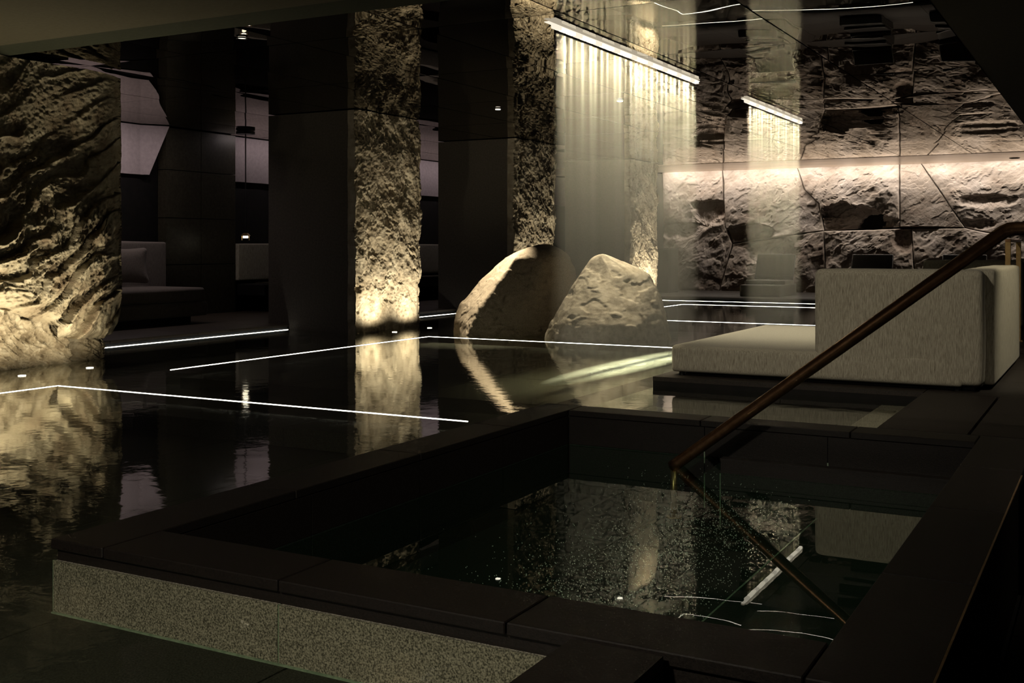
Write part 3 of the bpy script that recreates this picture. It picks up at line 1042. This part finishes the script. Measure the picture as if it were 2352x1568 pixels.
# ================================================================== FALLING WATER
def mist(name, label, y0, y1, x, dens, seedv, th=.06):
    o = box(name, x - th, x + th, y0 - .25, y1 + .25, .03, 2.565, None)
    m, n, out = nt(name)
    vs = n.nodes.new('ShaderNodeVolumeScatter')
    vs.inputs['Color'].default_value = (.97, .95, .86, 1)
    vs.inputs['Anisotropy'].default_value = 0.0
    n.links.new(vs.outputs[0], out.inputs['Volume'])
    tc = n.nodes.new('ShaderNodeTexCoord')
    sp = n.nodes.new('ShaderNodeSeparateXYZ')
    n.links.new(tc.outputs['Object'], sp.inputs[0])

    def mth(op, a, b=None, c=None, clamp=False):
        q = n.nodes.new('ShaderNodeMath')
        q.operation = op
        q.use_clamp = clamp
        for i, vv in enumerate((a, b, c)):
            if vv is None: continue
            if isinstance(vv, (int, float)):
                q.inputs[i].default_value = vv
            else:
                n.links.new(vv, q.inputs[i])
        return q.outputs[0]
    X, Yc, Z = sp.outputs
    drop = mth('SUBTRACT', 2.57, Z)                       # distance fallen
    # soft ends that widen downwards
    soft = mth('ADD', mth('MULTIPLY', drop, .07), .015)
    e0 = mth('DIVIDE', mth('SUBTRACT', Yc, y0), soft)
    e1 = mth('DIVIDE', mth('SUBTRACT', y1, Yc), soft)
    ends = mth('MULTIPLY', mth('ADD', e0, .5, clamp=True), mth('ADD', e1, .5, clamp=True))
    # soft in thickness
    wid = mth('ADD', mth('MULTIPLY', drop, .012), .007)
    xx = mth('DIVIDE', mth('ABSOLUTE', mth('SUBTRACT', X, x)), wid)
    thick = mth('POWER', 2.718, mth('MULTIPLY', mth('MULTIPLY', xx, xx), -1.0))
    thick = mth('DIVIDE', mth('MULTIPLY', thick, .028), wid)
    # vertical threads: sharp near the nozzles, blending into haze below
    mp = n.nodes.new('ShaderNodeMapping')
    mp.inputs['Scale'].default_value = (0, 9.0, .10)
    n.links.new(tc.outputs['Object'], mp.inputs[0])
    nz = n.nodes.new('ShaderNodeTexNoise')
    nz.inputs['Scale'].default_value = 1.0
    nz.inputs['Detail'].default_value = 3
    nz.inputs['Roughness'].default_value = .7
    n.links.new(mp.outputs[0], nz.inputs['Vector'])
    st = mth('POWER', mth('MULTIPLY', nz.outputs[0], 1.8), 4.0)
    nz2 = n.nodes.new('ShaderNodeTexNoise')
    nz2.inputs['Scale'].default_value = 1.0
    nz2.inputs['Detail'].default_value = 1
    mp2 = n.nodes.new('ShaderNodeMapping')
    mp2.inputs['Scale'].default_value = (0, 5.0, .25)
    n.links.new(tc.outputs['Object'], mp2.inputs[0])
    n.links.new(mp2.outputs[0], nz2.inputs['Vector'])
    yj = mth('MULTIPLY_ADD', nz2.outputs[0], .13, Yc)
    per = mth('MULTIPLY_ADD', mth('SINE', mth('MULTIPLY', yj, 2 * math.pi / .118)), .5, .5)
    jet = mth('POWER', per, mth('DIVIDE', 26.0, mth('MULTIPLY_ADD', drop, 9.0, 1.0)))
    fadej = mth('POWER', 2.718, mth('MULTIPLY', drop, -2.3))
    jet = mth('MULTIPLY', mth('MULTIPLY', jet, fadej), mth('MULTIPLY_ADD', st, .9, .5))
    base = mth('MULTIPLY', mth('MULTIPLY_ADD', drop, .75, .13, clamp=True), 1.35)
    k = mth('POWER', 2.718, mth('MULTIPLY', drop, -.8))
    var = mth('ADD', mth('MULTIPLY', st, k), mth('SUBTRACT', 1.0, k))
    tex = mth('ADD', mth('MULTIPLY', base, var), mth('MULTIPLY', jet, 2.3))
    low = mth('MULTIPLY_ADD', Z, .06, .75, clamp=True)
    dn = mth('MULTIPLY', mth('MULTIPLY', mth('MULTIPLY', tex, ends), mth('MULTIPLY', thick, low)), dens)
    n.links.new(dn, vs.inputs['Density'])
    m.cycles.volume_step_rate = .12 if hasattr(m.cycles, 'volume_step_rate') else 1
    o.data.materials.append(m)
    tag(o, label, 'water', kind='stuff')
    return o


mist('falling_water', 'wide lit curtain of falling rain-like water before the two boulders', 7.28, 10.34, -3.60, 1.25, 1)
mist('falling_water', 'narrow lit curtain of falling water in front of the rear stone wall', 12.02, 14.30, -3.59, 1.05, 2)


def nozzle_bar(y0, y1, x, label):
    t = thing('nozzle_bar', (x, (y0 + y1) / 2, 2.61), label, 'nozzle bar')
    box('rail', x - .018, x + .018, y0 - .10, y1 + .02, 2.616, 2.622, M['nozzle_dim'], t)
    n_ = int((y1 - y0) / .118)
    w_ = (y1 - y0) / n_
    for k in range(n_):
        box('nozzle', x - .018, x + .018, y0 + k * w_ + .010, y0 + (k + 1) * w_ - .010, 2.592, 2.616, M['nozzle'] if k % 3 else M['nozzle_dim'], t)
    return t


nozzle_bar(7.22, 10.38, -3.60, 'long lit nozzle bar on the ceiling feeding the wide falling water')
nozzle_bar(11.93, 14.38, -3.59, 'short lit nozzle bar on the ceiling feeding the narrow falling water')

# foam where the curtain lands
def foam(cx, y0, y1, label, rx=.28):
    N_, K_ = 90, 14
    tt = np.linspace(0, 2 * math.pi, N_, endpoint=False)
    rr = np.linspace(.02, 1, K_)
    cyc, ry = (y0 + y1) / 2, (y1 - y0) / 2
    wob = 1 + .12 * perlin(np.cos(tt) * 2, np.sin(tt) * 2, tt * 0 + cx)
    X_ = cx + rx * np.cos(tt)[:, None] * rr[None] * wob[:, None]
    Y_ = cyc + ry * np.sin(tt)[:, None] * rr[None] * wob[:, None]
    Z_ = .004 + .010 * (1 - rr[None] ** 2) + .004 * perlin(X_ * 16, Y_ * 16, X_ * 0)
    m, n, out = nt('foam')
    df = n.nodes.new('ShaderNodeBsdfDiffuse')
    df.inputs[0].default_value = (.62, .72, .60, 1)
    tr = n.nodes.new('ShaderNodeBsdfTransparent')
    mx = n.nodes.new('ShaderNodeMixShader')
    tc = n.nodes.new('ShaderNodeTexCoord')
    mp = n.nodes.new('ShaderNodeMapping')
    mp.inputs['Location'].default_value = (-cx / rx, -cyc / ry, 0)
    mp.inputs['Scale'].default_value = (1 / rx, 1 / ry, 0)
    n.links.new(tc.outputs['Object'], mp.inputs[0])
    gr = n.nodes.new('ShaderNodeTexGradient')
    gr.gradient_type = 'SPHERICAL'
    n.links.new(mp.outputs[0], gr.inputs[0])
    nz = noise_node(n, 6, 3, .6, (1, .4, 1))
    mu = n.nodes.new('ShaderNodeMath')
    mu.operation = 'MULTIPLY'
    n.links.new(gr.outputs['Fac'], mu.inputs[0])
    n.links.new(nz.outputs[0], mu.inputs[1])
    r = ramp(n, mu.outputs[0], [(.02, (0, 0, 0)), (.5, (.62, .62, .62))])
    n.links.new(r.outputs[0], mx.inputs[0])
    n.links.new(tr.outputs[0], mx.inputs[1])
    n.links.new(df.outputs[0], mx.inputs[2])
    n.links.new(mx.outputs[0], out.inputs[0])
    o = np_obj('foam', np.stack([X_, Y_, Z_], -1).reshape(-1, 3), grid_faces(N_, K_, True), m)
    return tag(o, label, 'foam', kind='stuff')


foam(-3.62, 7.05, 10.6, 'pale churned water where the wide curtain lands')

# bubbles in the tub
rb = np.random.RandomState(5)
vs, fs = [], []
octa = np.array([(1, 0, 0), (-1, 0, 0), (0, 1, 0), (0, -1, 0), (0, 0, 1), (0, 0, -1)], float)
of = [(0, 2, 4), (2, 1, 4), (1, 3, 4), (3, 0, 4), (2, 0, 5), (1, 2, 5), (3, 1, 5), (0, 3, 5)]
cnt = 0
while cnt < 4200:
    x, y = rb.uniform(-2.7, -1.28), rb.uniform(2.75, 5.7)
    if x > -1.77 and y > 5.34: continue
    wgt = math.exp(-((x + 1.62) / .34) ** 2) * (.25 + .75 * math.exp(-((y - 4.3) / 1.1) ** 2))
    if rb.rand() > wgt: continue
    z = rb.uniform(-.39, -.14)
    r = rb.uniform(.0012, .0029)
    b = len(vs)
    vs += [tuple(v * r + (x, y, z)) for v in octa]
    fs += [tuple(i + b for i in f) for f in of]
    cnt += 1
tag(mesh_obj('air_bubbles', vs, fs, M['bubble']), 'fine glittering bubbles scattered through the tub water', 'bubbles', kind='stuff')


# ================================================================== FURNITURE
def cushion(name, x0, x1, y0, y1, z0, z1, mat, parent, bev=.035, puff=.012, seed=0.0):
    bm = bmesh.new()
    add_box(bm, x0, x1, y0, y1, z0, z1, bev, 4)
    long_e = [e for e in bm.edges if e.calc_length() > .12]
    bmesh.ops.subdivide_edges(bm, edges=long_e, cuts=9, use_grid_fill=True)
    c = Vector(((x0 + x1) / 2, (y0 + y1) / 2, (z0 + z1) / 2))
    hs = Vector(((x1 - x0) / 2, (y1 - y0) / 2, (z1 - z0) / 2))
    bm.normal_update()
    co = np.array([v.co[:] for v in bm.verts])
    nz = fbm(co[:, 0] * 2.5 + seed, co[:, 1] * 2.5, co[:, 2] * 2.5, 2)
    for v, q in zip(bm.verts, nz):
        r = v.co - c
        f = [max(0, 1 - (r[i] / hs[i]) ** 2) for i in range(3)]
        amt = sorted(f)[1] ** .5 if True else 0
        v.co += v.normal * (puff * amt + .008 * float(q) * amt)
    return bm_obj(name, bm, mat, parent, True)


def daybed(loc, label):
    """L-backed daybed; local origin at its front left corner on the deck"""
    x, y = loc
    t = thing('daybed', (x, y, DK), label, 'daybed', 'fabric daybeds on the pool deck')
    box('plinth', x + .08, x + 2.05, y + .10, y + 2.15, DK, DK + .05, M['black_metal'], t)
    for fx_, fy_ in ((.06, .06), (1.95, .06), (.06, 2.2), (1.95, 2.2)):
        cyl('foot', x + fx_, y + fy_, DK, DK + .045, .022, M['black_metal'], t, 12)
    box('frame', x + .02, x + 2.1, y + .03, y + 2.22, .105, .125, M['black_metal'], t)
    cushion('mattress', x, x + 1.985, y, y + 2.45, .095, .285, M['fabric'], t, .03, .010, 1)
    cushion('backrest', x + 1.04, x + 2.105, y + .0, y + .19, .105, .85, M['fabric'], t, .045, .008, 2)
    cushion('backrest', x + 1.955, x + 2.16, y + .205, y + 2.30, .095, .85, M['fabric'], t, .026, .010, 3)
    return t


daybed((-2.87, 7.70), 'large beige fabric daybed with two tall backrests, on the deck edge behind the tub')
daybed((-3.05, 13.75), 'second beige daybed farther back, only its backrests showing past the first')

# mattress of the first bed stops at the backrest: its front seam
# handrail of the tub
t = thing('handrail', (-2.02, 5.47, -.40), 'copper-brown sloping handrail rising out of the tub', 'handrail')
R_ = .031
bm_obj('top_rail', tube([(-2.035, 5.47, -.14), (-2.0, 5.47, -.113), (-.455, 5.47, 1.070), (-.43, 5.47, 1.082), (-.40, 5.47, 1.084), (.32, 5.47, 1.084)], R_, 20), M['copper'], t, True)
bm_obj('post', tube([(-2.025, 5.47, -.405), (-2.025, 5.47, -.135)], .018, 16), M['brass'], t, True)
cyl('foot_plate', -2.025, 5.47, -.402, -.396, .04, M['brass'], t)
bm_obj('post', tube([(.25, 5.47, DK), (.25, 5.47, 1.07)], .018, 16), M['brass'], t, True)

# brass grab frame beyond the daybed
t = thing('grab_frame', (-.87, 11.5, DK), 'upright brass frame of flat bars standing on the deck behind the daybed', 'grab rail')
for y in (10.93, 12.14):
    box('post', -.893, -.847, y - .012, y + .012, DK + .012, 1.05, M['brass'], t, .002, 1)
    box('foot_plate', -.91, -.83, y - .04, y + .04, DK, DK + .012, M['brass'], t)
box('cross_bar', -.893, -.847, 10.918, 12.152, 1.05, 1.075, M['copper'], t, .002, 1)


# rear loungers
def lounger(x, y, label):
    t = thing('lounge_chair', (x, y, DK), label, 'lounge chair', 'dark lounge chairs before the rear stone wall')
    L_, W_ = 1.25, .78
    # faces the pool (-Y); built as cushions on a slab base
    cushion('base', x - W_ / 2, x + W_ / 2, y - .85, y + .35, DK, DK + .22, M['leather'], t, .03, .004, x)
    cushion('seat', x - W_ / 2 + .01, x + W_ / 2 - .01, y - .50, y + .20, DK + .225, DK + .30, M['leather'], t, .02, .006, x + 2)
    bm = bmesh.new()
    add_box(bm, -W_ / 2 + .01, W_ / 2 - .01, -.04, .04, 0, .56, .025, 3)
    rot = Matrix.Rotation(math.radians(-24), 4, 'X')
    for v in bm.verts:
        q = rot @ v.co
        v.co = Vector((x + q.x, y + .12 + q.y, DK + .28 + q.z))
    bm_obj('backrest', bm, M['leather'], t, True)
    bm = bmesh.new()
    add_box(bm, -W_ / 2 + .015, W_ / 2 - .015, -.055, -.03, 0.0, .07, .01, 2)
    for v in bm.verts:
        q = rot @ v.co
        v.co = Vector((x + q.x, y + .12 + q.y, DK + .31 + q.z))
    bm_obj('backrest_band', bm, M['leather'], t, True)
    return t


for xx, lab in ((-5.95, 'dark lounge chair seen whole through the narrow falling water'),
                (-4.10, 'dark lounge chair whose black backrest shows above the left part of the near daybed'),
                (-2.47, 'dark lounge chair half hidden behind the sloping handrail')):
    lounger(xx, 21.55, lab)
# low cabinet at the left end of the rear terrace
t = thing('low_cabinet', (-8.25, 21.9, DK), 'low dark box cabinet at the left foot of the rear stone wall', 'cabinet')
box('body', -8.70, -8.12, 21.6, 22.2, DK, DK + .90, M['dark'], t, .01, 1)
box('top', -8.71, -8.11, 21.59, 22.21, DK + .90, DK + .92, M['black_metal'], t)

# lounge seating behind the piers
t = thing('lounge_sofa', (-10.6, 9.6, DK), 'low dark taupe lounge sofa with doubled cushions, right of the rock slab', 'sofa')
cushion('base_cushion', -11.1, -9.95, 7.6, 10.35, .16, .33, M['fabric_dark'], t, .045, .015, 5)
cushion('seat_cushion', -11.1, -9.97, 7.6, 10.32, .34, .50, M['fabric_dark'], t, .05, .02, 6)
cushion('backrest', -11.33, -11.05, 7.6, 10.72, .30, 1.07, M['fabric_dark'], t, .03, .01, 7)
box('plinth', -11.2, -10.1, 7.7, 10.2, DK, .16, M['dark'], t)
bm = bmesh.new()
add_box(bm, -.24, .24, -.07, .07, -.21, .21, .06, 4)
bmesh.ops.subdivide_edges(bm, edges=[e for e in bm.edges if e.calc_length() > .1], cuts=5, use_grid_fill=True)
for v in bm.verts:
    k = (v.co.x / .24) ** 2 * (v.co.z / .21) ** 2
    v.co.y *= (1.2 - .9 * max((v.co.x / .24) ** 4, (v.co.z / .21) ** 4))
    v.co.x *= 1 + .16 * k
    v.co.z *= 1 + .12 * k
    v.co = Matrix.Rotation(math.radians(-14), 4, 'X') @ v.co
    v.co = Matrix.Rotation(math.radians(62), 4, 'Z') @ v.co
    v.co += Vector((-10.70, 9.72, .775))
tag(bm_obj('throw_pillow', bm, M['fabric_dark'], None, True), 'single taupe throw pillow leaning on the lounge sofa', 'pillow')

t = thing('lounge_bench', (-11.2, 15, DK), 'long pale upholstered bench back along the lounge wall behind the piers', 'bench')
cushion('backrest', -11.34, -11.20, 12.26, 19.5, .52, 1.055, M['fabric'], t, .02, .005, 9)
box('seat', -11.33, -10.75, 12.30, 19.5, .30, .47, M['dark'], t, .02, 2)
box('ledge', -11.2, -10.70, 12.6, 19.5, .472, .485, M['lounge_tile'], t)
for y in (12.6, 14.8, 17.0, 19.2):
    box('leg', -11.1, -10.9, y, y + .1, DK, .30, M['dark'], t)
